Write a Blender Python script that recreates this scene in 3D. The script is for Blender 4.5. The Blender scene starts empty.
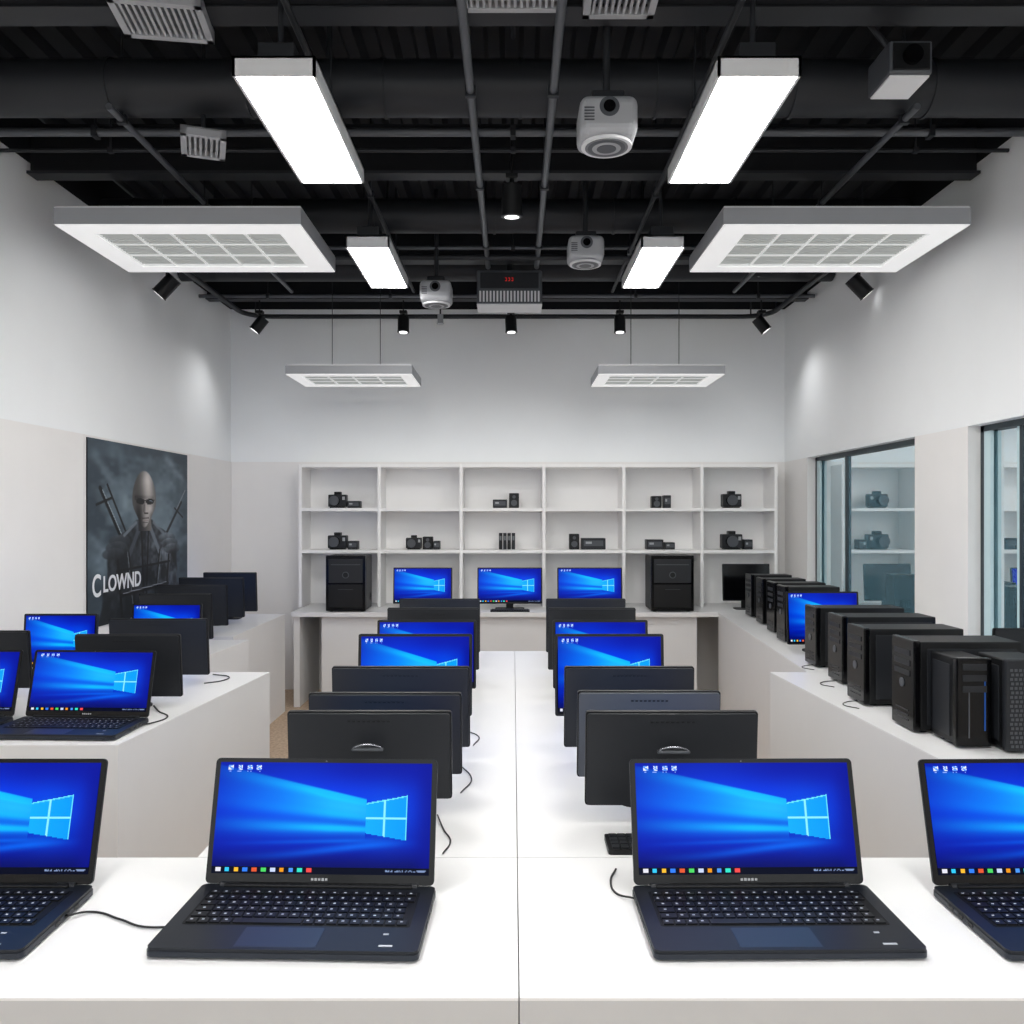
import bpy, bmesh, math, random
import numpy as np
from mathutils import Matrix, Vector
random.seed(4); np.random.seed(4)
S=bpy.context.scene
try:
    S.view_settings.view_transform='Standard'
except Exception: pass
C=1.27      # camera height
TT=0.63     # table top height

def lin(v):
    v/=255.0
    return v/12.92 if v<=0.04045 else ((v+0.055)/1.055)**2.4
def rgb(r,g,b): return (lin(r),lin(g),lin(b),1)

def mat(name,col,rough=.5,metal=0,emit=None,es=0,noise=0,nscale=8,bump=0,spec=.5,coat=0):
    m=bpy.data.materials.new(name); m.use_nodes=True
    nt=m.node_tree; b=nt.nodes['Principled BSDF']
    b.inputs['Base Color'].default_value=rgb(*col)
    b.inputs['Roughness'].default_value=rough
    b.inputs['Metallic'].default_value=metal
    b.inputs['Specular IOR Level'].default_value=spec
    b.inputs['Coat Weight'].default_value=coat
    if emit:
        b.inputs['Emission Color'].default_value=rgb(*emit)
        b.inputs['Emission Strength'].default_value=es
        if es<3:
            try: m.cycles.emission_sampling='NONE'
            except Exception: pass
    if noise or bump:
        tc=nt.nodes.new('ShaderNodeTexCoord'); n=nt.nodes.new('ShaderNodeTexNoise')
        n.inputs['Scale'].default_value=nscale; n.inputs['Detail'].default_value=3
        nt.links.new(tc.outputs['Object'],n.inputs['Vector'])
        if noise:
            r=nt.nodes.new('ShaderNodeValToRGB')
            c=rgb(*col)
            r.color_ramp.elements[0].position=.3; r.color_ramp.elements[1].position=.7
            r.color_ramp.elements[0].color=[x*(1-noise) for x in c[:3]]+[1]
            r.color_ramp.elements[1].color=[min(1,x*(1+noise)) for x in c[:3]]+[1]
            nt.links.new(n.outputs['Fac'],r.inputs['Fac']); nt.links.new(r.outputs['Color'],b.inputs['Base Color'])
        if bump:
            bp=nt.nodes.new('ShaderNodeBump'); bp.inputs['Strength'].default_value=bump; bp.inputs['Distance'].default_value=.01
            nt.links.new(n.outputs['Fac'],bp.inputs['Height']); nt.links.new(bp.outputs['Normal'],b.inputs['Normal'])
    return m

WALL=mat('white_wall_paint',(247,249,250),.8,noise=.012,nscale=3)
WALLLOW=mat('greige_wall_panel',(240,238,236),.7,noise=.015,nscale=4)
FLOOR=mat('brown_carpet',(178,156,134),.95,noise=.25,nscale=60,bump=.4)
BLACKC=mat('black_ceiling_paint',(28,29,32),.8,spec=.2)
DECK=mat('black_steel_deck',(29,30,33),.6,noise=.2,nscale=5,spec=.3)
DUCT=mat('dark_duct_metal',(38,40,44),.5,.1,spec=.35)
PIPE=mat('grey_conduit',(88,91,96),.4,.3)
TABLE=mat('white_laminate',(228,228,228),.3,noise=.01,nscale=5,spec=.35)
TSIDE=mat('white_laminate_side',(222,222,222),.5,noise=.01,nscale=5)
TSHADE=mat('white_laminate_shaded',(188,189,190),.5,noise=.01,nscale=5)  # laminate greyed: shade on the front tables' faces put into the colour
SHELF=mat('white_shelf',(250,249,248),.5)
BLK=mat('matte_black_plastic',(17,18,20),.45,spec=.3)
BLK2=mat('charcoal_plastic',(36,38,42),.42,spec=.3)
BLK3=mat('dark_grey_plastic',(78,81,86),.42,spec=.35)
NAVY=mat('slate_black_shell',(22,26,33),.42,.1,spec=.35)
NAVY2=mat('slate_edge_metal',(36,41,50),.35,.4)
PAD=mat('touchpad_slate',(40,46,56),.32,.1)
KEY=mat('keycap_black',(9,10,12),.55,spec=.25)
GLYPH=mat('keycap_legend_white',(170,175,185),.6)
GLOSS=mat('glossy_black',(6,6,8),.15,spec=.25)
CHROME=mat('brushed_metal',(150,152,158),.25,.9)
WHT=mat('white_enamel',(225,226,228),.45)
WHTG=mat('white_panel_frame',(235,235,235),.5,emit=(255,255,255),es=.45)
LGR=mat('light_grey_plastic',(165,167,171),.5)
MGR=mat('mid_grey_grille',(120,123,126),.6)
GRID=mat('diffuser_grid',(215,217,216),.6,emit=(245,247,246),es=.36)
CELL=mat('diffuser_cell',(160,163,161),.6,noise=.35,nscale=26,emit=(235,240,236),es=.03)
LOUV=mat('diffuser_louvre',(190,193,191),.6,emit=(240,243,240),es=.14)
LAMP=mat('lamp_diffuser',(255,255,255),.5,emit=(255,253,250),es=31)
SPOTE=mat('spot_lens',(255,255,255),.5,emit=(255,255,255),es=1.6)
RED=mat('red_led_digits',(140,20,20),.5,emit=(255,40,30),es=.45)
BLUEL=mat('blue_led',(20,60,120),.5,emit=(30,110,220),es=.2)
FRAME=mat('dark_window_frame',(52,64,70),.4,.3)
FRAMEW=mat('pale_window_frame',(196,220,224),.4)
CABLE=mat('cable_rubber',(15,15,17),.5)

def glassmat():
    m=bpy.data.materials.new('tinted_reflective_glass'); m.use_nodes=True
    nt=m.node_tree; nt.nodes.clear()
    o=nt.nodes.new('ShaderNodeOutputMaterial'); mx=nt.nodes.new('ShaderNodeMixShader')
    g=nt.nodes.new('ShaderNodeBsdfGlossy'); t=nt.nodes.new('ShaderNodeBsdfTransparent')
    g.inputs['Roughness'].default_value=.01; g.inputs['Color'].default_value=(.90,.95,.96,1)
    t.inputs['Color'].default_value=(.46,.62,.68,1)
    mx.inputs[0].default_value=.22
    nt.links.new(g.outputs[0],mx.inputs[1]); nt.links.new(t.outputs[0],mx.inputs[2]); nt.links.new(mx.outputs[0],o.inputs[0])
    return m
GLASS=glassmat()
def attrmat(name,emis,strength,rough=.3):
    m=bpy.data.materials.new(name); m.use_nodes=True; nt=m.node_tree; b=nt.nodes['Principled BSDF']
    a=nt.nodes.new('ShaderNodeAttribute'); a.attribute_name='Col'
    if emis:
        b.inputs['Base Color'].default_value=(.001,.001,.001,1); b.inputs['Specular IOR Level'].default_value=.06
        nt.links.new(a.outputs['Color'],b.inputs['Emission Color']); b.inputs['Emission Strength'].default_value=strength
        try: m.cycles.emission_sampling='NONE'
        except Exception: pass
    else: nt.links.new(a.outputs['Color'],b.inputs['Base Color'])
    b.inputs['Roughness'].default_value=rough
    return m
SCREEN=attrmat('lit_display',True,1.08,.3)
POST=attrmat('poster_print',False,0,.6)

class MB:
    def __init__(s): s.v=[];s.f=[];s.mi=[];s.sm=[];s.mats=[]
    def m(s,mt):
        if mt not in s.mats: s.mats.append(mt)
        return s.mats.index(mt)
    def add(s,vs,fs,mt,smooth=False,M=None):
        o=len(s.v)
        for p in vs:
            p=Vector(p)
            if M is not None: p=M@p
            s.v.append(tuple(p))
        i=s.m(mt)
        for f in fs:
            s.f.append([o+k for k in f]); s.mi.append(i); s.sm.append(smooth)
    def box(s,c,d,mt,bev=0,M=None,seg=2):
        x,y,z=d[0]/2,d[1]/2,d[2]/2
        if bev<=0:
            vs=[(c[0]+a*x,c[1]+b*y,c[2]+e*z) for a in(-1,1) for b in(-1,1) for e in(-1,1)]
            fs=[(0,1,3,2),(4,6,7,5),(0,4,5,1),(2,3,7,6),(0,2,6,4),(1,5,7,3)]
            s.add(vs,fs,mt,False,M); return
        bm=bmesh.new(); bmesh.ops.create_cube(bm,size=1)
        for v in bm.verts: v.co=Vector((v.co.x*d[0]+c[0],v.co.y*d[1]+c[1],v.co.z*d[2]+c[2]))
        bmesh.ops.bevel(bm,geom=bm.edges[:],offset=bev,segments=seg,profile=.5,affect='EDGES')
        bm.verts.index_update()
        s.add([v.co[:] for v in bm.verts],[[v.index for v in f.verts] for f in bm.faces],mt,False,M); bm.free()
    def b2(s,x0,x1,y0,y1,z0,z1,mt,bev=0,M=None): s.box(((x0+x1)/2,(y0+y1)/2,(z0+z1)/2),(x1-x0,y1-y0,z1-z0),mt,bev,M)
    def prism(s,pts,z0,z1,mt,M=None,top=1.0):
        n=len(pts)
        vs=[(p[0],p[1],z0) for p in pts]+[(p[0]*top,p[1]*top,z1) for p in pts]
        s.add(vs,[list(range(n))[::-1],list(range(n,2*n))]+[(i,(i+1)%n,n+(i+1)%n,n+i) for i in range(n)],mt,False,M)
    def rr(s,cx,cy,w,h,r,z0,z1,mt,M=None,n=5):
        pts=[]
        for k,(a,b) in enumerate([(1,1),(-1,1),(-1,-1),(1,-1)]):
            for i in range(n+1):
                t=math.pi/2*(k+i/n)
                pts.append((cx+a*(w/2-r)+r*math.cos(t),cy+b*(h/2-r)+r*math.sin(t)))
        s.prism(pts,z0,z1,mt,M)
    def cyl(s,p0,p1,r,mt,n=20,r1=None,M=None,smooth=True):
        p0=Vector(p0);p1=Vector(p1); r1=r if r1 is None else r1
        d=(p1-p0).normalized(); a=d.orthogonal().normalized(); b=d.cross(a)
        vs=[];
        for p,R in((p0,r),(p1,r1)):
            for i in range(n):
                t=2*math.pi*i/n; vs.append(p+a*R*math.cos(t)+b*R*math.sin(t))
        s.add(vs,[(i,(i+1)%n,n+(i+1)%n,n+i) for i in range(n)],mt,smooth,M)
        s.add(vs,[list(range(n))[::-1],list(range(n,2*n))],mt,False,M)
    def tube(s,pts,r,mt,n=8):
        for a,b in zip(pts[:-1],pts[1:]): s.cyl(a,b,r,mt,n)
    def mesh(s,name):
        me=bpy.data.meshes.new(name); me.from_pydata(s.v,[],s.f); 
        for mt in s.mats: me.materials.append(mt)
        me.polygons.foreach_set('material_index',s.mi); me.polygons.foreach_set('use_smooth',s.sm)
        me.validate(); me.update()
        bm=bmesh.new(); bm.from_mesh(me); bmesh.ops.recalc_face_normals(bm,faces=bm.faces); bm.to_mesh(me); bm.free()
        return me
    def obj(s,name,parent=None,loc=(0,0,0)):
        return link(name,s.mesh(name),parent,loc)
def link(name,data,parent=None,loc=(0,0,0)):
    o=bpy.data.objects.new(name,data); S.collection.objects.link(o); o.location=loc
    if parent: o.parent=parent
    return o
def empty(name,loc,rz=0):
    e=link(name,None,None,loc); e.rotation_euler=(0,0,rz); e.empty_display_size=.05; return e

# ---------------------------------------------------------------- room shell
XL,XR,YB,YF=-2.06,1.98,6.2,-1.6
WT=C+1.50; WP=C+.387; DZ=WT+.22
m=MB(); m.b2(XL-.12,XR+.12,YF-.12,YB+.12,-.1,0,FLOOR); m.obj('floor')
m=MB()
m.b2(XL-.12,XL,YF,YB,0,WT,WALL); m.b2(XL-.12,XL,YF,YB,WT,DZ,BLACKC)
for a,b in [(YF,2.3),(2.303,4.06),(4.063,5.38),(5.383,YB-.012)]: m.b2(XL,XL+.01,a,b,0,WP,WALLLOW)
m.obj('wall_left')
m=MB(); m.b2(XL-.12,XR+.12,YB,YB+.12,0,WT,WALL); m.b2(XL-.12,XR+.12,YB,YB+.12,WT,DZ,BLACKC)
m.b2(XL,XR,YB-.01,YB,0,WP,WALLLOW); m.obj('wall_back')
m=MB()   # unseen wall: unglazed opening with posts and header, added for frontal fill light
m.b2(XL-.12,XR+.12,YF-.12,YF,2.65,WT,WALL); m.b2(XL-.12,XR+.12,YF-.12,YF,WT,DZ,BLACKC); m.b2(XL-.12,XR+.12,YF-.12,YF,0,.85,WALLLOW)
for x in(XL,XL+1.0,0,XR-1.0,XR): m.b2(x-.03,x+.03,YF-.08,YF-.02,.85,2.65,FRAME)
m.obj('wall_front_fill_opening')
m=MB(); T=.14
m.b2(XR,XR+T,YF,YB,WP,WT,WALL); m.b2(XR,XR+T,YF,YB,WT,DZ,BLACKC)
SILL=.66
m.b2(XR,XR+T,YF,1.0,0,WP,WALLLOW); m.b2(XR,XR+T,1.0,3.70,0,SILL,WALLLOW)
m.b2(XR,XR+T,3.70,4.19,0,WP,WALLLOW); m.b2(XR,XR+T,4.19,5.72,0,SILL,WALLLOW); m.b2(XR,XR+T,5.72,YB,0,WP,WALLLOW)
m.obj('wall_right')
m=MB()
m.b2(XL-.12,XR+.12,YF-.12,YB+.12,DZ+.03,DZ+.1,DECK)
x=XL
while x<XR:            # corrugated deck ribs running front to back
    m.prism([(x,0),(x+.02,-.035),(x+.06,-.035),(x+.08,0)],YF,YB,DECK,M=Matrix(((1,0,0,0),(0,0,1,0),(0,1,0,DZ+.03),(0,0,0,1))))
    x+=.13
m.obj('ceiling')

def window(name,y0,y1,muls):
    m=MB(); X=XR+.075; z0=SILL;z1=WP; f=.026
    m.b2(X-.02,X+.03,y0,y0+f,z0,z1,FRAME); m.b2(X-.02,X+.03,y1-f,y1,z0,z1,FRAME)
    m.b2(X-.02,X+.03,y0,y1,z0,z0+f,FRAME); m.b2(X-.02,X+.03,y0,y1,z1-f,z1,FRAME)
    for k in muls:
        m.b2(X-.010,X+.003,k-.012,k+.012,z0+f,z1-f,FRAME); m.b2(X-.006,X+.003,k+.012,k+.035,z0+f,z1-f,FRAMEW)
    m.b2(X-.019,X-.005,y1-f-.05,y1-f,z0+f,z1-f,FRAMEW)
    m.b2(X+.004,X+.008,y0+f,y1-f,z0+f,z1-f,GLASS)
    m.obj(name)
window('window_1',4.19,5.72,[5.22]); window('window_2',1.0,3.70,[3.42,2.2])

# ---------------------------------------------------------------- tables
def plinth(name,pts,z=TT,side=None):
    m=MB(); cx=sum(p[0] for p in pts)/len(pts); cy=sum(p[1] for p in pts)/len(pts)
    P=[(p[0]-cx,p[1]-cy) for p in pts]; side=side or TSIDE
    m.prism(P,0.0,z-.0035,side); m.prism(P,z-.0035,z,TABLE)
    return m.obj(name,None,(cx,cy,0))
def rect(x0,x1,y0,y1): return [(x0,y0),(x1,y0),(x1,y1),(x0,y1)]
g=.0008; s0=.008
plinth('display_table',rect(-1.55,s0-g,1.126,1.588),side=TSHADE); plinth('display_table',rect(s0+g,1.55,1.126,1.588),side=TSHADE)
plinth('display_table',rect(-.59,s0-g,1.590,4.0)); plinth('display_table',rect(s0+g,.60,1.590,4.0))
LX=XL+.014
plinth('side_display_counter',[(LX,2.365),(-1.10,2.365),(-.992,3.465),(LX,3.465)])
plinth('side_display_counter',[(LX,3.6),(-1.41,3.6),(-1.356,4.36),(LX,4.36)])
plinth('side_display_counter',rect(LX,-1.475,4.48,5.50))
plinth('side_display_counter',[(1.12,2.2),(XR-.003,2.2),(XR-.003,3.465),(1.048,3.465)])
plinth('side_display_counter',[(1.20,3.47),(XR-.003,3.47),(XR-.003,5.585),(1.35,5.585)])
m=MB(); m.b2(-1.27,1.22,5.64,6.185,0,TT-.032,TSIDE); m.b2(-1.46,XR-.01,5.59,6.185,TT-.03,TT,TABLE)
m.b2(-1.45,-1.41,5.62,6.18,0,TT-.03,TSIDE); m.obj('back_counter')

# shelf unit
m=MB(); xs=[-1.478,-.930,-.361,.215,.770,1.312,1.826]; zs=[C+.354,C+.049,C-.243]
t=.022
m.b2(xs[0]-t/2,xs[-1]+t/2,6.165,6.187,TT+.001,C+.354,SHELF)
for x in xs: m.b2(x-t/2,x+t/2,5.9,6.165,TT+.001,C+.354,SHELF,.002)
for z in zs:
    for a,b in zip(xs[:-1],xs[1:]): m.b2(a+t/2,b-t/2,5.903,6.165,z-t,z,SHELF)
m.obj('shelving_unit')

# ---------------------------------------------------------------- wallpaper display mesh
def colmesh(name,nx,ny,fn,mt):
    us=(np.arange(nx)+.5)/nx; vs=(np.arange(ny)+.5)/ny
    U,V=np.meshgrid(us,vs)      # V from top
    col=fn(U,V)                 # ny,nx,3 srgb 0..1
    col=np.clip(col,0,1); col=np.where(col<=.04045,col/12.92,((col+.055)/1.055)**2.4)
    verts=[];faces=[]
    gx=np.linspace(-.5,.5,nx+1); gz=np.linspace(1,0,ny+1)
    for z in gz:
        for x in gx: verts.append((x,z,0))
    for j in range(ny):
        for i in range(nx):
            a=j*(nx+1)+i; faces.append((a,a+nx+1,a+nx+2,a+1))
    me=bpy.data.meshes.new(name); me.from_pydata(verts,[],faces); me.materials.append(mt)
    at=me.color_attributes.new(name='Col',type='FLOAT_COLOR',domain='CORNER')
    c4=np.ones((ny*nx,4)); c4[:,:3]=col.reshape(-1,3); c4=np.repeat(c4,4,axis=0)
    at.data.foreach_set('color',c4.ravel().astype(np.float32)); me.update(); return me
def lerp(a,b,t): return a+(b-a)*t[...,None]
def sst(a,b,x):
    t=np.clip((x-a)/(b-a),0,1); return t*t*(3-2*t)
def wallpaper(U,V):
    A=np.array
    base=lerp(A([.0,.08,.60]),A([.0,.25,.94]),np.exp(-((U-.45)**2/.35+(V-.38)**2/.12)))
    base=lerp(base,A([.0,.02,.34]),.9*sst(.74,.99,V))
    base=lerp(base,A([.0,.05,.55]),.7*sst(.9,1.0,U))
    base=lerp(base,A([.0,.06,.62]),.7*sst(.28,.0,V)*sst(.30,.75,U))
    # fan of light: crisp upper edge, broad body that brightens toward the window, layered lower folds
    top=.33-(.70-U)*.44; bot=.66+(.70-U)*.02
    inside=sst(-.010,.010,V-top)*sst(-.06,.07,bot-V)*(U<.70)
    fade=np.clip(.16+1.1*U/.7,0,1)
    tt=(V-top)/np.maximum(bot-top,.02)
    I=inside*fade*(.36+.80*np.exp(-((tt-.10)/.16)**2)+.55*np.exp(-((tt-.45)/.14)**2)+.70*np.exp(-((tt-.84)/.10)**2))
    I+=.08*inside*fade*np.sin(tt*26)
    c=lerp(base,A([.04,.72,1.0]),np.clip(I,0,1))
    core=inside*sst(.25,.70,U)*np.exp(-((tt-.30)/.22)**2)*.45
    c=lerp(c,A([.25,.88,1.0]),core)
    sw=np.exp(-((V-(.86-.14*U+.02*np.sin(U*6)))/.035)**2)*np.clip(U*1.6,0,1)*sst(.99,.7,U)*.7
    c=lerp(c,A([.0,.46,.98]),np.clip(sw,0,1))
    sw=np.exp(-((V-(.74-.06*U))/.02)**2)*np.clip(U*1.8,0,1)*sst(.85,.6,U)*.5
    c=lerp(c,A([.0,.55,1.0]),np.clip(sw,0,1))
    halo=np.exp(-((U-.79)**2/.012+(V-.5)**2/.06))*.4
    c=lerp(c,A([.0,.50,1.0]),halo)
    lt=.365-(U-.70)*.38; lb=.635+(U-.70)*.32
    pane=(U>.70)&(U<.89)&(V>lt)&(V<lb)
    c=np.where(pane[...,None],lerp(A([.05,.68,.98]),A([.0,.60,.97]),np.clip((U-.70)/.2,0,1)),c)
    rim=pane&((V<lt+.012)|(U>.884))
    c=np.where(rim[...,None],A([.40,.90,1.0]),c)
    bar=pane&((np.abs(U-.785)<.0045)|(np.abs(V-.50)<.006))
    c=np.where(bar[...,None],A([.55,.94,1.0]),c)
    # taskbar
    tb=V>.938
    c=np.where(tb[...,None],A([.0,.02,.12]),c)
    cols=[A(q) for q in([.9,.9,.95],[.2,.8,1],[1,.75,.2],[.2,.5,1],[.9,.35,.2],[.3,.85,.4],[.8,.85,1],[.95,.6,.1],[.3,.6,1],[.2,.9,.8],[1,.3,.3])]
    for k in range(11):
        x=.03+k*.042
        c=np.where(((np.abs(U-x)<.011)&(np.abs(V-.967)<.016))[...,None],cols[k],c)
    rn=np.random.RandomState(2).rand(*U.shape)
    c=np.where(((U>.80)&(U<.985)&(np.abs(V-.967)<.008)&(rn>.5))[...,None],A([.5,.58,.75]),c)
    for k in range(4):
        x=.05+k*.045
        c=np.where(((np.abs(U-x)<.0115)&(np.abs(V-.048)<.019))[...,None],lerp(A([.35,.6,1]),A([.9,.93,1]),(rn>.5)*1.0),c)
        c=np.where(((np.abs(U-x)<.012)&(np.abs(V-.082)<.005)&(rn>.4))[...,None],A([.55,.68,1]),c)
    return c
WP_ME=colmesh('display',210,114,wallpaper,SCREEN)

# ---------------------------------------------------------------- laptop
def laptop_parts(w=.396,dp=.216,hl=.204):
    b=MB()
    b.rr(0,dp/2,w,dp,.010,.004,.012,NAVY2); b.rr(0,dp/2,w-.002,dp-.002,.010,.012,.017,NAVY)
    for x in(-w*.4,w*.4):
        for y in(.02,dp-.02): b.cyl((x,y,0),(x,y,.004),.008,BLK,12)
    b.rr(0,.132,w-.046,.118,.004,.017,.0173,KEY)            # keyboard well
    b.rr(-.012,.037,.118,.058,.003,.017,.0174,PAD); b.rr(-.012,.037,.121,.061,.003,.017,.0172,NAVY2)
    b.box((0,dp-.008,.0185),(w*.80,.012,.006),BLK,.002)       # hinge bar
    for x in(-1,1):
        b.cyl((x*w*.42,dp-.004,.016),(x*w*.34,dp-.004,.016),.006,BLK2,12)
    b.box((w/2-.05,.016,.0172),(.02,.005,.0006),GLYPH); b.box((w/2-.055,.05,.0172),(.008,.004,.0006),GLYPH)
    for k in range(3): b.box((-w/2-.0002,dp*.45+k*.028,.009),(.001,.014,.005),GLOSS)
    for k in range(3): b.box((w/2+.0002,dp*.45+k*.028,.009),(.001,.014,.005),GLOSS)
    k=MB(); kw=w-.054; n=19; px=kw/n
    for r in range(6):
        y=.132+.0485-r*.0194; rowh=.0155 if r else .010
        c=0
        while c<n:
            span=1
            if r==5 and c==4: span=6
            if r in(2,3,4) and c==13: span=2
            if r in (2,3,4) and c==0: span=1.5
            cx=-kw/2+(c+span/2)*px
            if c+span>n: span=n-c; cx=-kw/2+(c+span/2)*px
            k.box((cx,y,.0184),(span*px-.0028,rowh-.001,.0022),BLK)
            if span<3: k.box((cx-.0015,y+.001,.01955),(.0040,.0032,.0002),GLYPH)
            c+=span
            if c>n-.6: break
    a=math.radians(15); s,cc=math.sin(a),math.cos(a)
    ML=Matrix(((1,0,0,0),(0,s,-cc,dp-.003),(0,cc,s,.018),(0,0,0,1)))
    l=MB(); lw=w-.008
    l.rr(0,hl/2,lw,hl,.008,-.006,-.001,NAVY,ML); l.rr(0,hl/2,lw-.001,hl-.001,.008,-.001,0,GLOSS,ML)
    for i in range(5): l.box((-.012+i*.006,.0085,.0003),(.0042,.0042 if i%2 else .0036,.0004),LGR,0,ML)
    l.cyl((0,hl-.004,0),(0,hl-.004,.0006),.0014,BLK3,10,M=ML)
    return b.mesh('keyboard_base'),k.mesh('keys'),l.mesh('lid'),ML,lw,hl
LP=laptop_parts()
def laptop(x,y,z=TT,rz=0,sc=1):
    e=empty('laptop',(x,y,z),rz); e.scale=(sc,sc,sc)
    link('keyboard_base',LP[0],e); link('keys',LP[1],e); link('lid',LP[2],e)
    d=link('display',WP_ME,e); hl=LP[5]
    d.matrix_local=LP[3]@Matrix.Translation((0,.0165,.0008))@Matrix.Diagonal((LP[4]-.018,hl-.0235,1,1))
    return e
laptop(-.902,1.217); laptop(-.333,1.217,rz=-.03); laptop(.400,1.217,rz=.012); laptop(.905,1.217,rz=.02)
laptop(-1.325,2.41,rz=-.04); laptop(-1.745,2.42,rz=-.02)

# ---------------------------------------------------------------- monitor (all-in-one)
def monitor(x,y,w,top,front=False,rz=0,z=TT,body=None,lit=True,loop=False,name='desktop_monitor',zb=None):
    """top = height of top above table"""
    body=body or BLK2
    e=empty(name,(x,y,z),rz if front else rz+math.pi)
    b=MB(); zb=zb or (.04 if top<.3 else .06); h=top-zb
    a=math.radians(5); s,cc=math.sin(a),math.cos(a)
    ML=Matrix(((1,0,0,0),(0,s,-cc,-.012),(0,cc,s,zb),(0,0,0,1)))
    b.rr(0,h/2,w,h,.006,-.010,0,BLK,ML); b.rr(0,h/2,w-.006,h-.006,.006,-.018,-.010,body,ML)
    b.rr(0,h*.28,w*.40,h*.34,.012,-.022,-.018,body,ML)
    for i in range(9): b.box((-w*.12+i*w*.03,h*.90,-.0183),(w*.018,.003,.0012),BLK,0,ML)
    b.box((0,.035,zb*.5+.02),(.05,.014,zb+.045),BLK,.004)
    b.rr(0,.035,w*.45,.11,.03,.0,.007,BLK)
    if loop:
        pts=[]
        for i in range(13):
            t=math.pi*i/12; pts.append((.030*math.cos(t),.036,zb+h*.60+.010*math.sin(t)))
        b.tube(pts,.0026,CHROME)
        b.box((0,.034,zb+h*.60),(.066,.012,.006),BLK3,.002)
    b.obj('housing',e)
    p=MB(); p.rr(0,h/2,w-.012,h-.012,.004,0,.0006,GLOSS,ML); p.obj('front_glass',e)
    if lit:
        d=link('display',WP_ME,e)
        d.matrix_local=ML@Matrix.Translation((0,.010,.0012))@Matrix.Diagonal((w-.018,h-.018,1,1))
    return e
def rel(y,d): return .64-(y-515)*d/850
def mcol(rows):
    for (x0,x1,yt,d,fr,bd,lp) in rows:
        cx=((x0+x1)/2-513)*d/850; w=(x1-x0)*d/850
        monitor(cx,d,w,rel(yt,d),fr,body=bd,loop=lp)
mcol([(289,452,709,1.80,False,BLK2,True),(310,462,691,1.97,False,BLK2,False),(333,470,665,2.20,False,BLK2,False),
 (358,472,634,2.55,True,BLK,False),(377,476,620,2.95,True,BLK,False),(388,479,607,3.3,False,BLK2,False),(400,480,598,3.72,False,BLK2,False)])
mcol([(585,756,709,1.76,False,BLK2,True),(577,719,689,1.95,False,BLK3,False),(564,693,665,2.2,False,BLK2,False),
 (555,664,634,2.55,True,BLK,False),(553,648,620,2.95,True,BLK,False),(548,635,607,3.3,False,BLK2,False),(546,625,598,3.72,False,BLK2,False)])
# left counters
monitor(-1.29,2.86,.352,.242,False,zb=.03); monitor(-1.35,3.25,.375,.247,False,zb=.03); monitor(-1.83,3.0,.26,.235,False,zb=.03)
monitor(-1.79,3.36,.29,.25,True)
monitor(-1.54,3.78,.31,.247,True); monitor(-1.63,4.12,.35,.262,False)
monitor(-1.74,4.62,.38,.262,False); monitor(-1.77,5.0,.38,.275,False); monitor(-1.76,5.3,.33,.285,False)
# back counter
monitor(-.612,5.76,.40,.285,True); monitor(-.022,5.76,.44,.285,True); monitor(.52,5.76,.44,.285,True)
monitor(1.58,5.76,.32,.31,True,lit=False)
# right
monitor(1.44,3.95,.335,.285,True); monitor(1.80,2.95,.28,.25,False)

# ---------------------------------------------------------------- keyboards
def kboard(x,y,rz=0,w=.30):
    b=MB(); b.rr(0,0,w,.08,.006,0,.010,BLK)
    for r in range(4):
        for c in range(15): b.box((-w/2+.015+c*(w-.03)/14,-.028+r*.018,.0115),((w-.03)/14-.003,.015,.004),BLK2,0)
    b.obj('computer_keyboard',None,(x,y,TT)).rotation_euler=(0,0,rz)
kboard(.315,1.640,0,.27)
kboard(-.02,5.65,0,.26)

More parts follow.
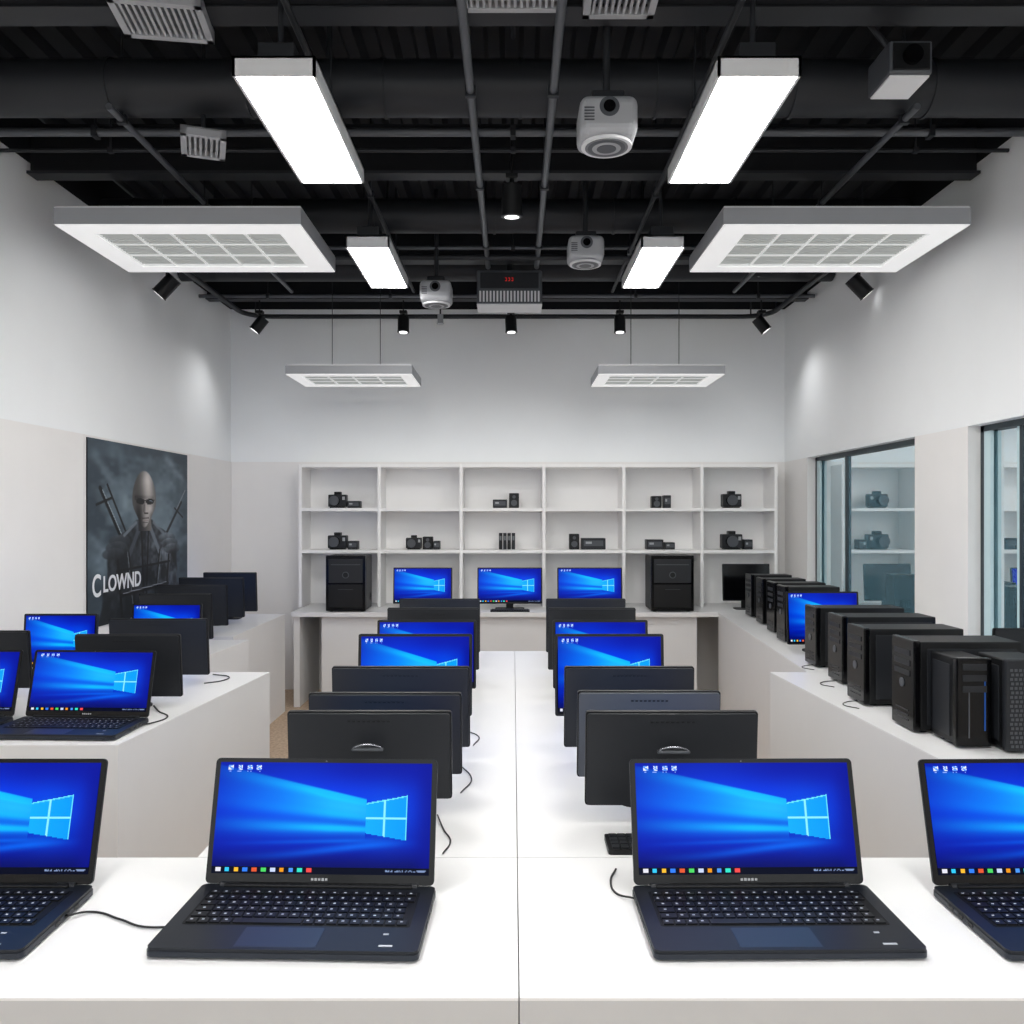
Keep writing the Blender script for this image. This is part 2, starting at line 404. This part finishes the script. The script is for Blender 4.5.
# ---------------------------------------------------------------- PC towers
def tower(x,y,w,d,h,rz=0,z=TT,style=0):
    """origin bottom centre; front face -x"""
    e=empty('desktop_computer_tower',(x,y,z),rz)
    b=MB(); b.b2(-w/2+.02,w/2,-d/2,d/2,.008,h,BLK,.004)
    b.b2(-w/2+.04,w/2-.015,-d/2-.003,-d/2,.025,h-.02,BLK2,.001)       # side panels
    b.b2(-w/2+.04,w/2-.015,d/2,d/2+.003,.025,h-.02,BLK2,.001)
    for i in range(6): b.b2(w/2-.10+i*.012,w/2-.093+i*.012,-d/2-.0042,-d/2-.003,.06,.11,GLOSS)
    for sx in(-1,1):
        for sy in(-1,1): b.cyl((sx*(w/2-.04),sy*(d/2-.025),0),(sx*(w/2-.04),sy*(d/2-.025),.01),.011,BLK,10)
    b.obj('case',e)
    f=MB(); X=-w/2
    f.b2(X,X+.022,-d/2-.004,d/2+.004,.006,h+.003,GLOSS if style!=1 else BLK2,.005)
    if style==0:
        for i in range(3): f.b2(X-.002,X,-d/2+.02,d/2-.02,h-.045-i*.03,h-.028-i*.03,BLK2,.0008)
        f.cyl((X-.003,0,h-.13),(X,0,h-.13),.014,BLK3,16)
        for i in range(3): f.b2(X-.0015,X,-d/2+.03,d/2-.03,.03+i*.014,.034+i*.014,BLK2)
    elif style==1:
        nz=int(h/.012); ny=int(d/.012)
        for i in range(nz-2):
            for j in range(ny-1): f.box((X-.0005,-d/2+.012+j*.012+(i%2)*.003,.02+i*.012),(.002,.007,.007),BLK3)
    elif style==3:      # glossy upper bay, matte lower door with round badge
        f.b2(X-.002,X,-d/2+.015,d/2-.015,h*.52,h-.02,BLK2,.001); f.b2(X-.003,X,-d/2+.015,d/2-.015,.03,h*.49,BLK,.001)
        f.cyl((X-.004,0,h*.66),(X-.002,0,h*.66),.022,BLK3,24); f.cyl((X-.0045,0,h*.66),(X-.004,0,h*.66),.017,BLK,24)
        f.b2(X-.004,X,-.05,.05,h*.40,h*.405,BLK3); f.b2(X-.003,X,-d/2+.03,d/2-.03,h-.06,h-.055,BLK3)
    else:
        f.b2(X-.002,X,-.030,-.027,.05,h-.06,BLUEL); f.b2(X-.002,X,d*.15,d*.15+.003,.03,h-.09,BLK3)
        for i in range(3): f.b2(X-.003,X,-d/2+.012,d/2-.012,h-.03-i*.03,h-.012-i*.03,BLK2,.001)
    f.obj('front_bezel',e)
def tw(x0,x1,yt,d,dep=.17):   # side-on tower, front toward aisle
    X0=(x0-513)*(d+dep*.7)/850; X1=(x1-513)*d/850; tower((X0+X1)/2,d+dep/2,X1-X0,dep,rel(yt,d))
tw(898,1022,642,2.49,.14); tw(852,964,629,2.84,.14); tw(832,936,617,3.2,.14)
tw(808,905,608,3.56,.13); tw(779,840,587,4.25,.13); tw(769,826,583,4.58,.13); tw(758,806,579,4.95,.13); tw(747,792,575,5.3,.13)
H=math.pi/2
tower(1.262,2.40,.15,.09,.245,H,style=2); tower(1.385,2.35,.15,.12,.25,H,style=1)
tower(-1.105,5.745,.27,.255,.370,H,style=3); tower(1.053,5.745,.27,.275,.370,H,style=3)

# ---------------------------------------------------------------- cables
def cable(pts,r=.0022):
    cu=bpy.data.curves.new('power_cable','CURVE'); cu.dimensions='3D'; cu.bevel_depth=r; cu.bevel_resolution=2
    sp=cu.splines.new('BEZIER'); sp.bezier_points.add(len(pts)-1)
    for b,p in zip(sp.bezier_points,pts): b.co=p; b.handle_left_type=b.handle_right_type='AUTO'
    cu.materials.append(CABLE); return link('power_cable',cu)
Z=TT+.003
cable([(-.702,1.34,Z+.006),(-.68,1.365,Z),(-.62,1.34,Z),(-.57,1.315,Z),(-.50,1.32,Z)],.0018)
cable([(.200,1.40,Z+.006),(.175,1.43,Z),(.17,1.48,Z),(.185,1.53,Z)],.0018)
cable([(-.132,1.60,Z),(-.122,1.66,Z),(-.14,1.72,Z),(-.16,1.80,Z+.002)],.0016)
cable([(-.12,1.95,Z),(-.10,2.05,Z),(-.14,2.18,Z)],.0016)
cable([(-.11,2.35,Z),(-.10,2.45,Z),(-.16,2.53,Z)],.0016)
cable([(-1.125,2.56,Z+.006),(-1.11,2.60,Z),(-1.09,2.68,Z),(-1.15,2.76,Z),(-1.2,2.84,Z)])
cable([(-1.17,3.22,Z),(-1.12,3.27,Z),(-1.12,3.35,Z),(-1.2,3.4,Z)])
for (x,y) in((1.14,2.80),(1.19,3.15),(1.24,3.5)): cable([(x,y,Z),(x-.03,y+.05,Z),(x,y+.10,Z),(x+.05,y+.12,Z)],.0016)

# ---------------------------------------------------------------- shelf gadgets
def camera_gadget(x,z,s=1.0):
    b=MB(); 
    b.box((0,0,.045*s),(.11*s,.06*s,.075*s),BLK2,.006); b.box((0,0,.09*s),(.04*s,.04*s,.02*s),BLK,.003)
    b.cyl((-.01*s,-.03*s,.045*s),(-.01*s,-.075*s,.045*s),.028*s,GLOSS,18); b.cyl((-.01*s,-.075*s,.045*s),(-.01*s,-.08*s,.045*s),.03*s,BLK3,18)
    b.box((0,0,.004),(.09*s,.05*s,.008),BLK); b.box((.04*s,-.031*s,.06*s),(.015*s,.003,.02*s),LGR)
    b.obj('compact_camera',None,(x,6.02,z))
def gadget_box(x,z,w,h):
    b=MB(); b.box((0,0,h/2),(w,.08,h),BLK2,.004); b.box((0,-.041,h*.55),(w*.8,.002,h*.5),BLK3); b.box((-w*.2,-.043,h*.6),(w*.25,.002,h*.2),LGR)
    b.obj('packaged_accessory',None,(x,6.02,z))
def disc_stack(x,z):
    b=MB()
    for i in range(4): b.box((-.045+i*.03,0,.058),(.024,.08,.115),BLK2 if i%2 else BLK,.002); b.box((-.045+i*.03,-.041,.08),(.014,.002,.03),MGR)
    b.obj('game_case_row',None,(x,6.02,z))
def speaker(x,z,h=.1):
    b=MB(); b.box((0,0,h/2),(.07,.07,h),BLK,.005); b.cyl((0,-.034,h*.35),(0,-.037,h*.35),.022,BLK3,16); b.cyl((0,-.034,h*.75),(0,-.037,h*.75),.012,BLK3,14)
    b.obj('desktop_speaker',None,(x,6.02,z))
def P(px): return (px-513)*6.02/850
z1,z2=zs[1]+.0005,zs[2]+.0005
camera_gadget(P(338),z1,1.15); gadget_box(P(354.5),z1,.09,.05); gadget_box(P(500),z1,.10,.06); speaker(P(514),z1,.105)
speaker(P(656),z1,.085); gadget_box(P(666.5),z1,.05,.09); camera_gadget(P(731),z1,1.2)
camera_gadget(P(338),z2,1.2); gadget_box(P(353.5),z2,.07,.06); camera_gadget(P(414),z2,1.0); speaker(P(428),z2,.09); gadget_box(P(437),z2,.045,.06)
disc_stack(P(507),z2); speaker(P(574),z2,.11); gadget_box(P(593),z2,.17,.08); gadget_box(P(654),z2,.12,.07); gadget_box(P(669),z2,.07,.05)
camera_gadget(P(731),z2,1.3); gadget_box(P(747),z2,.06,.07)

# ---------------------------------------------------------------- poster
def vnoise(U,V,sx,sy,seed):
    r=np.random.RandomState(seed).rand(sy+2,sx+2)
    x=U*sx;y=V*sy; i=x.astype(int);j=y.astype(int); fx=x-i;fy=y-j; fx=fx*fx*(3-2*fx);fy=fy*fy*(3-2*fy)
    return (r[j,i]*(1-fx)+r[j,i+1]*fx)*(1-fy)+(r[j+1,i]*(1-fx)+r[j+1,i+1]*fx)*fy
def poster(U,V):
    A=np.array; N=lambda a,b,s: vnoise(U,V,a,b,s)
    fb=.5*N(4,6,1)+.3*N(9,14,2)+.2*N(25,40,3)
    edge=sst(0,.12,U)*sst(1.0,.88,U)*sst(0,.08,V)
    c=lerp(A([.20,.25,.29]),A([.50,.57,.61]),np.clip(fb*1.7-.50,0,1)*(1-.6*sst(.5,1,V))*(.5+.5*edge))
    c=lerp(c,A([.52,.59,.63]),.6*np.exp(-((U-.58)**2/.06+(V-.36)**2/.06)))
    for k,(x0,y0,x1,y1) in enumerate([(.05,.08,.20,.22),(.75,.05,.93,.16),(.80,.62,.98,.56),(.02,.52,.14,.60)]):   # drifting smoke
        dx,dy=x1-x0,y1-y0; t=np.clip(((U-x0)*dx+(V-y0)*dy)/(dx*dx+dy*dy),0,1); d=np.hypot(U-x0-t*dx,V-y0-t*dy)
        c=lerp(c,A([.60,.66,.70]),.45*np.exp(-(d/.03)**2)*(.4+fb))
    def line(x0,y0,x1,y1,w,col,op=1):
        nonlocal c
        dx,dy=x1-x0,y1-y0; t=np.clip(((U-x0)*dx+(V-y0)*dy)/(dx*dx+dy*dy),0,1)
        d=np.hypot(U-x0-t*dx,V-y0-t*dy); c=lerp(c,A(col),op*(1-sst(w*.4,w,d)))
    line(.10,.26,.34,.62,.018,[.05,.06,.07]); line(.12,.27,.35,.61,.005,[.55,.6,.63])
    line(.07,.35,.20,.31,.010,[.05,.06,.07]); line(.16,.24,.36,.56,.010,[.07,.08,.09])
    line(.92,.32,.70,.57,.014,[.07,.08,.09]); line(.97,.24,.86,.37,.007,[.5,.54,.57]); line(.84,.36,.94,.42,.008,[.07,.08,.09])
    hw=np.interp(V,[.42,.47,.50,.54,.60,.75,1.0],[.07,.11,.19,.29,.35,.35,.42])+.04*(N(3,24,5)-.5)
    body=1-sst(-.012,.012,np.abs(U-.51)-hw); body*=(V>.43)
    fold=.45*N(14,9,7)+.35*N(30,22,8)+.2*N(60,50,9)
    side=sst(.35,.75,U)
    cc=lerp(A([.09,.11,.13]),A([.62,.66,.70]),np.clip(fold*1.8-.72,0,1)*(.40+.65*side)*(1-.45*sst(.6,1,V)))
    c=lerp(c,cc,body)
    for s in(-1,1):     # shoulder folds, lapels and straps
        for k in range(3):
            d=((U-(.51+s*(.24+.03*k)))/.10)**2+((V-(.55+.035*k))/.035)**2
            sh=np.clip((.575+.035*k-V)/.06,0,1)*(.35+.65*side)*(.3+1.0*fold)
            c=lerp(c,lerp(A([.12,.14,.16]),A([.60,.64,.68]),sh),.7*(1-sst(.7,1.1,d)))
        line(.51+s*.05,.47,.51+s*.15,.63,.022,[.46,.50,.54] if s>0 else [.26,.29,.33],.85); line(.51+s*.035,.50,.51+s*.01,.98,.010,[.03,.03,.04])
        line(.51+s*.16,.62,.51+s*.09,.98,.010,[.06,.06,.07]); line(.51+s*.17,.62,.51+s*.11,.98,.005,[.5,.54,.57],.7)
        line(.51+s*.26,.66,.51+s*.22,.98,.014,[.05,.05,.06]); line(.51+s*.09,.45,.51+s*.20,.52,.014,[.46,.5,.54],.8)
    line(.24,.72,.78,.70,.010,[.06,.06,.07]); line(.28,.86,.76,.84,.016,[.06,.06,.07]); line(.30,.85,.74,.83,.004,[.55,.57,.6])
    nk=(1-sst(.055,.075,np.abs(U-.51)))*(V>.40)*(V<.50)
    c=lerp(c,lerp(A([.14,.14,.15]),A([.46,.44,.42]),sst(.45,.58,U)),nk)
    # long bald head lit from the right
    aa=.122*(1-.06*sst(.30,.16,V))*(1-.44*sst(.33,.49,V)); e=((U-.505)/aa)**2+((V-.310)/.170)**2
    hm=1-sst(.90,1.06,e)
    nxn=(U-.505)/aa
    sh=.30+.42*np.exp(-((nxn-.35)/.55)**2)+.16*np.exp(-((U-.52)**2/.003+(V-.20)**2/.003))-.10*sst(.39,.48,V)+.14*(fb-.5)
    sh-=.20*np.exp(-((U-.45)**2/.0010+(V-.40)**2/.004)); sh-=.10*np.exp(-((U-.575)**2/.0005+(V-.41)**2/.002))
    sh+=.14*np.exp(-((U-.57)**2/.0006+(V-.370)**2/.0006))
    sh-=.12*np.exp(-((V-.300)/.012)**2)*(np.abs(nxn)<.8)
    c=lerp(c,np.stack([sh*1.0,sh*.97,sh*.95],-1),hm)
    for s in(-1,1): # narrow wrap glasses, tapering outward
        cx=.512+s*.048
        d=(np.abs(U-cx)/.042)**2.5+(np.abs(V-(.326-.010*s*0-.05*np.abs(U-.512)))/.017)**2.5
        c=lerp(c,A([.05,.05,.06]),(1-sst(.8,1.2,d))*hm)
    line(.49,.318,.535,.318,.004,[.05,.05,.06]); line(.41,.315,.47,.319,.003,[.06,.06,.07]); line(.555,.319,.61,.313,.003,[.06,.06,.07])
    line(.560,.317,.585,.322,.004,[.5,.55,.6])
    line(.524,.335,.530,.385,.007,[.78,.75,.72],.8); line(.503,.345,.501,.385,.008,[.24,.23,.22],.7); line(.505,.394,.540,.394,.006,[.18,.16,.16],.8)
    line(.480,.424,.548,.422,.005,[.2,.16,.16],.9); line(.49,.438,.54,.438,.006,[.58,.53,.51],.7); line(.49,.450,.535,.450,.005,[.25,.23,.22],.6)
    return c
PM=colmesh('printed_sheet',180,190,poster,POST)
py0,py1=4.08,5.33; ph=.925
pe=empty('wall_poster',(XL+.0115,(py0+py1)/2,C-.17))
sh=link('printed_sheet',PM,pe)
MX=Matrix(((0,0,1,.006),(1,0,0,0),(0,1,0,-.38),(0,0,0,1)))
sh.matrix_local=MX@Matrix.Diagonal((py1-py0,ph,1,1))
b=MB(); b.box((.002,0,ph/2-.38),(.004,py1-py0,ph),BLK); b.obj('backing_board',pe)
INK=mat('poster_white_ink',(235,237,240),.6)
def lettering(txt,sx,tx,ty,size):
    fc=bpy.data.curves.new('title_lettering','FONT'); fc.body=txt; fc.size=size; fc.align_x='LEFT'; fc.extrude=.0005; fc.offset=.0025
    fo=link('title_lettering',fc,pe); fo.data.materials.append(INK)
    fo.matrix_local=MX@Matrix.Translation((tx,ty,.0015))@Matrix.Diagonal((sx,1,1,1))
lettering('C',.85,-.585,.150,.155); lettering('LOWND',1.0,-.475,.166,.112)
# ---------------------------------------------------------------- ceiling lamps
def linear_lamp(x,y0,y1,z=C+1.185,w=.225):
    e=empty('linear_pendant_light',(x,(y0+y1)/2,z)); L=y1-y0
    b=MB(); t=.052
    b.b2(-w/2,w/2,-L/2,-L/2+.008,0,t,WHT); b.b2(-w/2,w/2,L/2-.008,L/2,0,t,WHT)
    b.b2(-w/2,-w/2+.008,-L/2,L/2,0,t,WHT); b.b2(w/2-.008,w/2,-L/2,L/2,0,t,WHT); b.b2(-w/2,w/2,-L/2,L/2,t-.006,t,WHT)
    b.b2(-.05,.05,-L/2+.02,-L/2+.12,t,t+.05,DUCT,.004); b.b2(-.05,.05,L/2-.12,L/2-.02,t,t+.05,DUCT,.004)
    for s in(-1,1): b.cyl((0,s*(L/2-.07),t+.04),(0,s*(L/2-.07),DZ-z),.008,DUCT,8)
    b.obj('housing',e)
    d=MB(); d.b2(-w/2+.008,w/2-.008,-L/2+.008,L/2-.008,.002,.006,LAMP); d.obj('diffuser',e)
for sx,dx in((-1,.0),(1,.02)):
    X=sx*(.645)+dx
    linear_lamp(X,2.29,3.04); linear_lamp(X,3.76,4.44,w=.195)
    linear_lamp(X,.75,1.5); linear_lamp(X,-.9,-.15)  # unseen rows above and behind the camera, added to brighten the room

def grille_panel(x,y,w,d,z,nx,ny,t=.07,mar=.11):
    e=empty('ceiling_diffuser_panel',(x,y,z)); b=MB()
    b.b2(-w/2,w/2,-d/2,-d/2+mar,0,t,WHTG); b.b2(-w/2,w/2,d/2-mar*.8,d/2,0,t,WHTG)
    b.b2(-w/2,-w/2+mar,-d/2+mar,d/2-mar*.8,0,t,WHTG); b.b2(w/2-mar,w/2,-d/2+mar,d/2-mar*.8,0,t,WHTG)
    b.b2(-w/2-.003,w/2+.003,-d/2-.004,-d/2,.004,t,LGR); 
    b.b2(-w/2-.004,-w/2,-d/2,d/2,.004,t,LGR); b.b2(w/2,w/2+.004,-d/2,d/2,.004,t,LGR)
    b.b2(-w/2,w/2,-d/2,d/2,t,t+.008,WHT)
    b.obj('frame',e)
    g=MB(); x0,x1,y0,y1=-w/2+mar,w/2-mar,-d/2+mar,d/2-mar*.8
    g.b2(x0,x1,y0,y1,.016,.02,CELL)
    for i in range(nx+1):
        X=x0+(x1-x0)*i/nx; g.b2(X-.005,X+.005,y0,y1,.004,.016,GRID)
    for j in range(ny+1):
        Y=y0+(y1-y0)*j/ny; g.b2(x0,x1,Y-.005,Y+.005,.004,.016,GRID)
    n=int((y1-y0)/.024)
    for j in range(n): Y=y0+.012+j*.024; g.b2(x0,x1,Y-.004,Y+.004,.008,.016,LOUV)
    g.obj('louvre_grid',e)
    r=MB()
    for sx in(-1,1):
        r.cyl((sx*w*.2,0,t),(sx*w*.2,0,DZ-z),.0025,DUCT,6)
    r.obj('suspension_rods',e)
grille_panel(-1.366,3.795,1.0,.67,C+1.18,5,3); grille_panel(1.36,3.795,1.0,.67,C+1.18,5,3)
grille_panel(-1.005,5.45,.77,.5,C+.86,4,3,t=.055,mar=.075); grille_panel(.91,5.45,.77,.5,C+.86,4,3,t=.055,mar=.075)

# ---------------------------------------------------------------- ducts and pipes
m=MB(); L0,L1=XL+.01,XR-.01
m.cyl((L0,3.02,C+1.515),(L1,3.02,C+1.515),.095,DUCT,32)
for x in np.arange(-1.9,1.95,.48): m.cyl((x,3.02,C+1.515),(x+.012,3.02,C+1.515),.100,DUCT,32)
m.obj('ventilation_duct')
m=MB(); m.cyl((L0,4.28,C+1.505),(L1,4.28,C+1.505),.083,DUCT,28)
for x in np.arange(-1.9,1.95,.6): m.cyl((x,4.28,C+1.505),(x+.012,4.28,C+1.505),.088,DUCT,28)
m.obj('ventilation_duct')
m=MB(); m.cyl((L0,5.25,C+1.53),(L1,5.25,C+1.53),.085,DUCT,24); m.obj('ventilation_duct')
m=MB()
m.b2(L0,L1,2.50,2.58,C+1.50,C+1.62,BLACKC); m.b2(L0,L1,2.50,2.60,C+1.495,C+1.503,DUCT)
m.obj('ceiling_beam')
for y in(3.62,4.85,5.7):
    m=MB(); m.b2(L0,L1,y-.01,y+.01,C+1.45,C+1.66,BLACKC); m.b2(L0,L1,y-.04,y+.04,C+1.44,C+1.452,DUCT); m.obj('ceiling_beam')
for (y,z,r) in((3.26,C+1.468,.016),(3.38,C+1.45,.008),(4.55,C+1.43,.010),(5.55,C+1.43,.012)):
    m=MB(); m.cyl((L0,y,z),(L1,y,z),r,PIPE if r>.009 else DUCT,12)
    for x in np.arange(-1.6,1.9,.8): m.cyl((x,y,z),(x,y,DZ+.03),.004,DUCT,6); m.box((x,y,z),(.02,r*2.6,r*2.6),DUCT)
    m.obj('conduit_pipe')
for (x,y0,y1,z,r) in((-.14,1.9,4.78,C+1.395,.014),(.133,1.9,4.78,C+1.395,.014),(-1.38,2.9,5.3,C+1.395,.012),(1.38,2.9,5.3,C+1.395,.012),
                     (-.62,2.0,5.3,C+1.395,.010),(.62,2.0,5.3,C+1.395,.010),(0.0,2.0,2.9,C+1.63,.008)):
    m=MB(); m.cyl((x,y0,z),(x,y1,z),r,PIPE if r>.011 else DUCT,12)
    for y in np.arange(y0+.1,y1,.8): m.cyl((x,y,z),(x,y,DZ+.03),.004,DUCT,6); m.box((x,y,z),(r*2.6,.02,r*2.6),DUCT)
    m.obj('conduit_pipe')
# lighting track loop near the back
m=MB(); ztr=C+1.385; pts=[]
for cx,cy,a0 in((1.60,5.75,0),(-1.68,5.75,90),(-1.68,4.75,180),(1.60,4.75,270)):
    for i in range(6):
        t=math.radians(a0+i*18); pts.append((cx+.18*math.cos(t),cy+.18*math.sin(t),ztr))
pts.append(pts[0]); m.tube(pts,.016,DUCT,10)
for p in pts[::4]: m.cyl(p,(p[0],p[1],DZ+.03),.005,DUCT,6)
m.obj('lighting_track')

# spotlights
def spot(x,y,z,tx=0,ty=0,ln=.12,r=.042,energy=0,up=None,beam=(0,.5,-1)):
    e=empty('track_spotlight',(x,y,z)); b=MB()
    d=Vector((tx,ty,-1)).normalized(); c=Vector((0,0,0))
    b.cyl(c-d*ln/2,c+d*ln/2,r,BLK,24); b.cyl(c+d*ln/2,c+d*(ln/2+.006),r*1.06,BLK2,24)
    top=Vector((0,0,(up or ln*.8)))
    b.cyl((0,0,0),top,.009,BLK,10); b.box(top,(.05,.05,.02),BLK,.003)
    b.cyl(top,(0,0,DZ+.02-z),.005,BLK,6)
    b.obj('can',e)
    l=MB(); l.cyl(c+d*(ln/2+.0062),c+d*(ln/2+.008),r*.72,SPOTE,20); l.obj('lens',e)
    if energy:
        ld=bpy.data.lights.new('beam','SPOT'); ld.energy=energy; ld.spot_size=math.radians(150); ld.spot_blend=1; ld.shadow_soft_size=.05
        lo=link('beam',ld,e,tuple(d*(ln/2+.02))); lo.rotation_euler=Vector(beam).to_track_quat('-Z','Y').to_euler()
spot(-.005,3.5,C+1.295,0,.1,.12,.042)
for x,tx,en in((-1.70,-.75,10),(-.735,.0,8),(-.014,.05,10),(.716,0,8),(1.665,.75,10)): spot(x,5.70,C+1.28,tx,-.1,.10,.038,en,beam=(-tx*.2,-.25,-1))
spot(-1.88,4.62,C+1.245,-.9,-.1,.12,.042,0); spot(1.88,4.62,C+1.245,.9,-.1,.12,.042,0)

# projectors
def projector(x,y,z,s=1.0):
    e=empty('ceiling_projector',(x,y,z)); b=MB()
    b.box((0,0,0),(.175*s,.17*s,.12*s),LGR,.028*s,seg=4)
    b.box((0,0,.072*s),(.10*s,.10*s,.03*s),DUCT,.006); b.cyl((0,0,.08*s),(0,0,DZ+.02-z),.012,DUCT,12)
    b.cyl((0,-.086*s,.02*s),(0,-.08*s,.02*s),.03*s,BLK3,24); b.cyl((0,-.09*s,.02*s),(0,-.086*s,.02*s),.018*s,GLOSS,20)
    b.cyl((0,0,-.060*s),(0,0,-.068*s),.078*s,WHT,32); b.cyl((0,0,-.068*s),(0,0,-.0695*s),.066*s,MGR,32)
    for i,(k,mm) in enumerate(((.058,BLK3),(.044,LGR),(.030,BLK3))): b.cyl((0,0,-.0695*s),(0,0,-.0695*s-.0012*(i+1)),k*s,mm,28)
    for i in range(5): b.box((-.06*s,-.0855*s,-.02*s+i*.009*s),(.03*s,.002,.004*s),BLK3)
    b.obj('body',e)
projector(.288,2.62,C+1.20); projector(.34,4.0,C+1.24,.95); projector(-.41,4.55,C+1.185,.95)

def vent(x,y,z,w,d,t=.04,rx=0,rz=0,mt=LGR,name='ceiling_air_vent'):
    e=empty(name,(x,y,z)); e.rotation_euler=(rx,0,rz); b=MB()
    b.b2(-w/2,w/2,-d/2,-d/2+.02,0,t,mt);b.b2(-w/2,w/2,d/2-.02,d/2,0,t,mt);b.b2(-w/2,-w/2+.02,-d/2,d/2,0,t,mt);b.b2(w/2-.02,w/2,-d/2,d/2,0,t,mt)
    b.b2(-w/2,w/2,-d/2,d/2,t-.006,t,MGR)
    n=int((w-.04)/.018)
    for i in range(n): X=-w/2+.03+i*.018; b.b2(X-.004,X+.004,-d/2+.02,d/2-.02,.003,t-.01,mt)
    b.b2(-.03,.03,-.03,.03,t,t+.03,DUCT)
    b.obj('louvres',e)
    r=MB(); r.cyl((0,0,t),(0,0,DZ+.02-z),.008,DUCT,8); r.obj('hanger',e)
vent(-1.04,2.52,C+1.46,.26,.20,rz=.15); vent(0,2.44,C+1.465,.30,.08); vent(.31,2.46,C+1.47,.21,.12)
vent(-1.10,3.02,C+1.305,.15,.20,t=.03,rz=.35)
# security camera box
e=empty('security_camera',(1.19,2.62,C+1.37)); b=MB()
b.box((0,0,0),(.13,.16,.10),BLK3,.008); b.box((0,-.082,0),(.11,.006,.08),BLK,.002); b.cyl((0,-.085,0),(0,-.10,0),.028,GLOSS,24); b.box((0,0,-.052),(.12,.14,.006),WHT,.002)
b.cyl((0,.02,.05),(-.10,.04,.20),.009,DUCT,10); b.cyl((-.10,.04,.20),(-.10,.04,DZ-C-1.35),.009,DUCT,10); b.obj('body',e)
# AC unit with red digits
e=empty('ceiling_air_conditioner',(-.02,4.9,C+1.29)); b=MB()
b.box((0,0,0),(.37,.2,.19),BLK3,.01); b.box((0,-.102,.035),(.33,.004,.09),BLK2,.002)
for i in range(18): b.box((-.165+i*.0194,-.103,-.055),(.010,.006,.06),WHT)
b.box((0,0,-.098),(.37,.19,.008),WHT,.003); b.cyl((0,0,.09),(0,0,DZ-C-1.27),.02,DUCT,12)
for i in range(3):
    for dz in(.032,.048): b.box((-.02+i*.018,-.105,dz),(.009,.003,.003),RED)
    b.box((-.0165+i*.018,-.105,.040),(.003,.003,.014),RED)
b.obj('body',e)
b=MB(); b.cyl((0,0,0),(0,0,.06),.02,LGR,14); b.cyl((0,0,.06),(0,0,DZ-C-1.30),.006,DUCT,8); b.cyl((0,0,-.004),(0,0,0),.026,LGR,14); b.obj('ceiling_sensor',None,(-.50,5.85,C+1.32))

# ---------------------------------------------------------------- world, camera
w=bpy.data.worlds.new('World'); S.world=w; w.use_nodes=True
bg=w.node_tree.nodes['Background']; bg.inputs['Color'].default_value=(.94,.98,1.0,1); bg.inputs['Strength'].default_value=2.2
cd=bpy.data.cameras.new('camera'); cam=link('camera',cd,None,(0,0,C)); cam.rotation_euler=(math.pi/2,0,0)
cd.sensor_width=36; cd.lens=36*850/1024; cd.shift_x=-.001; cd.shift_y=.003; cd.clip_start=.05
S.camera=cam
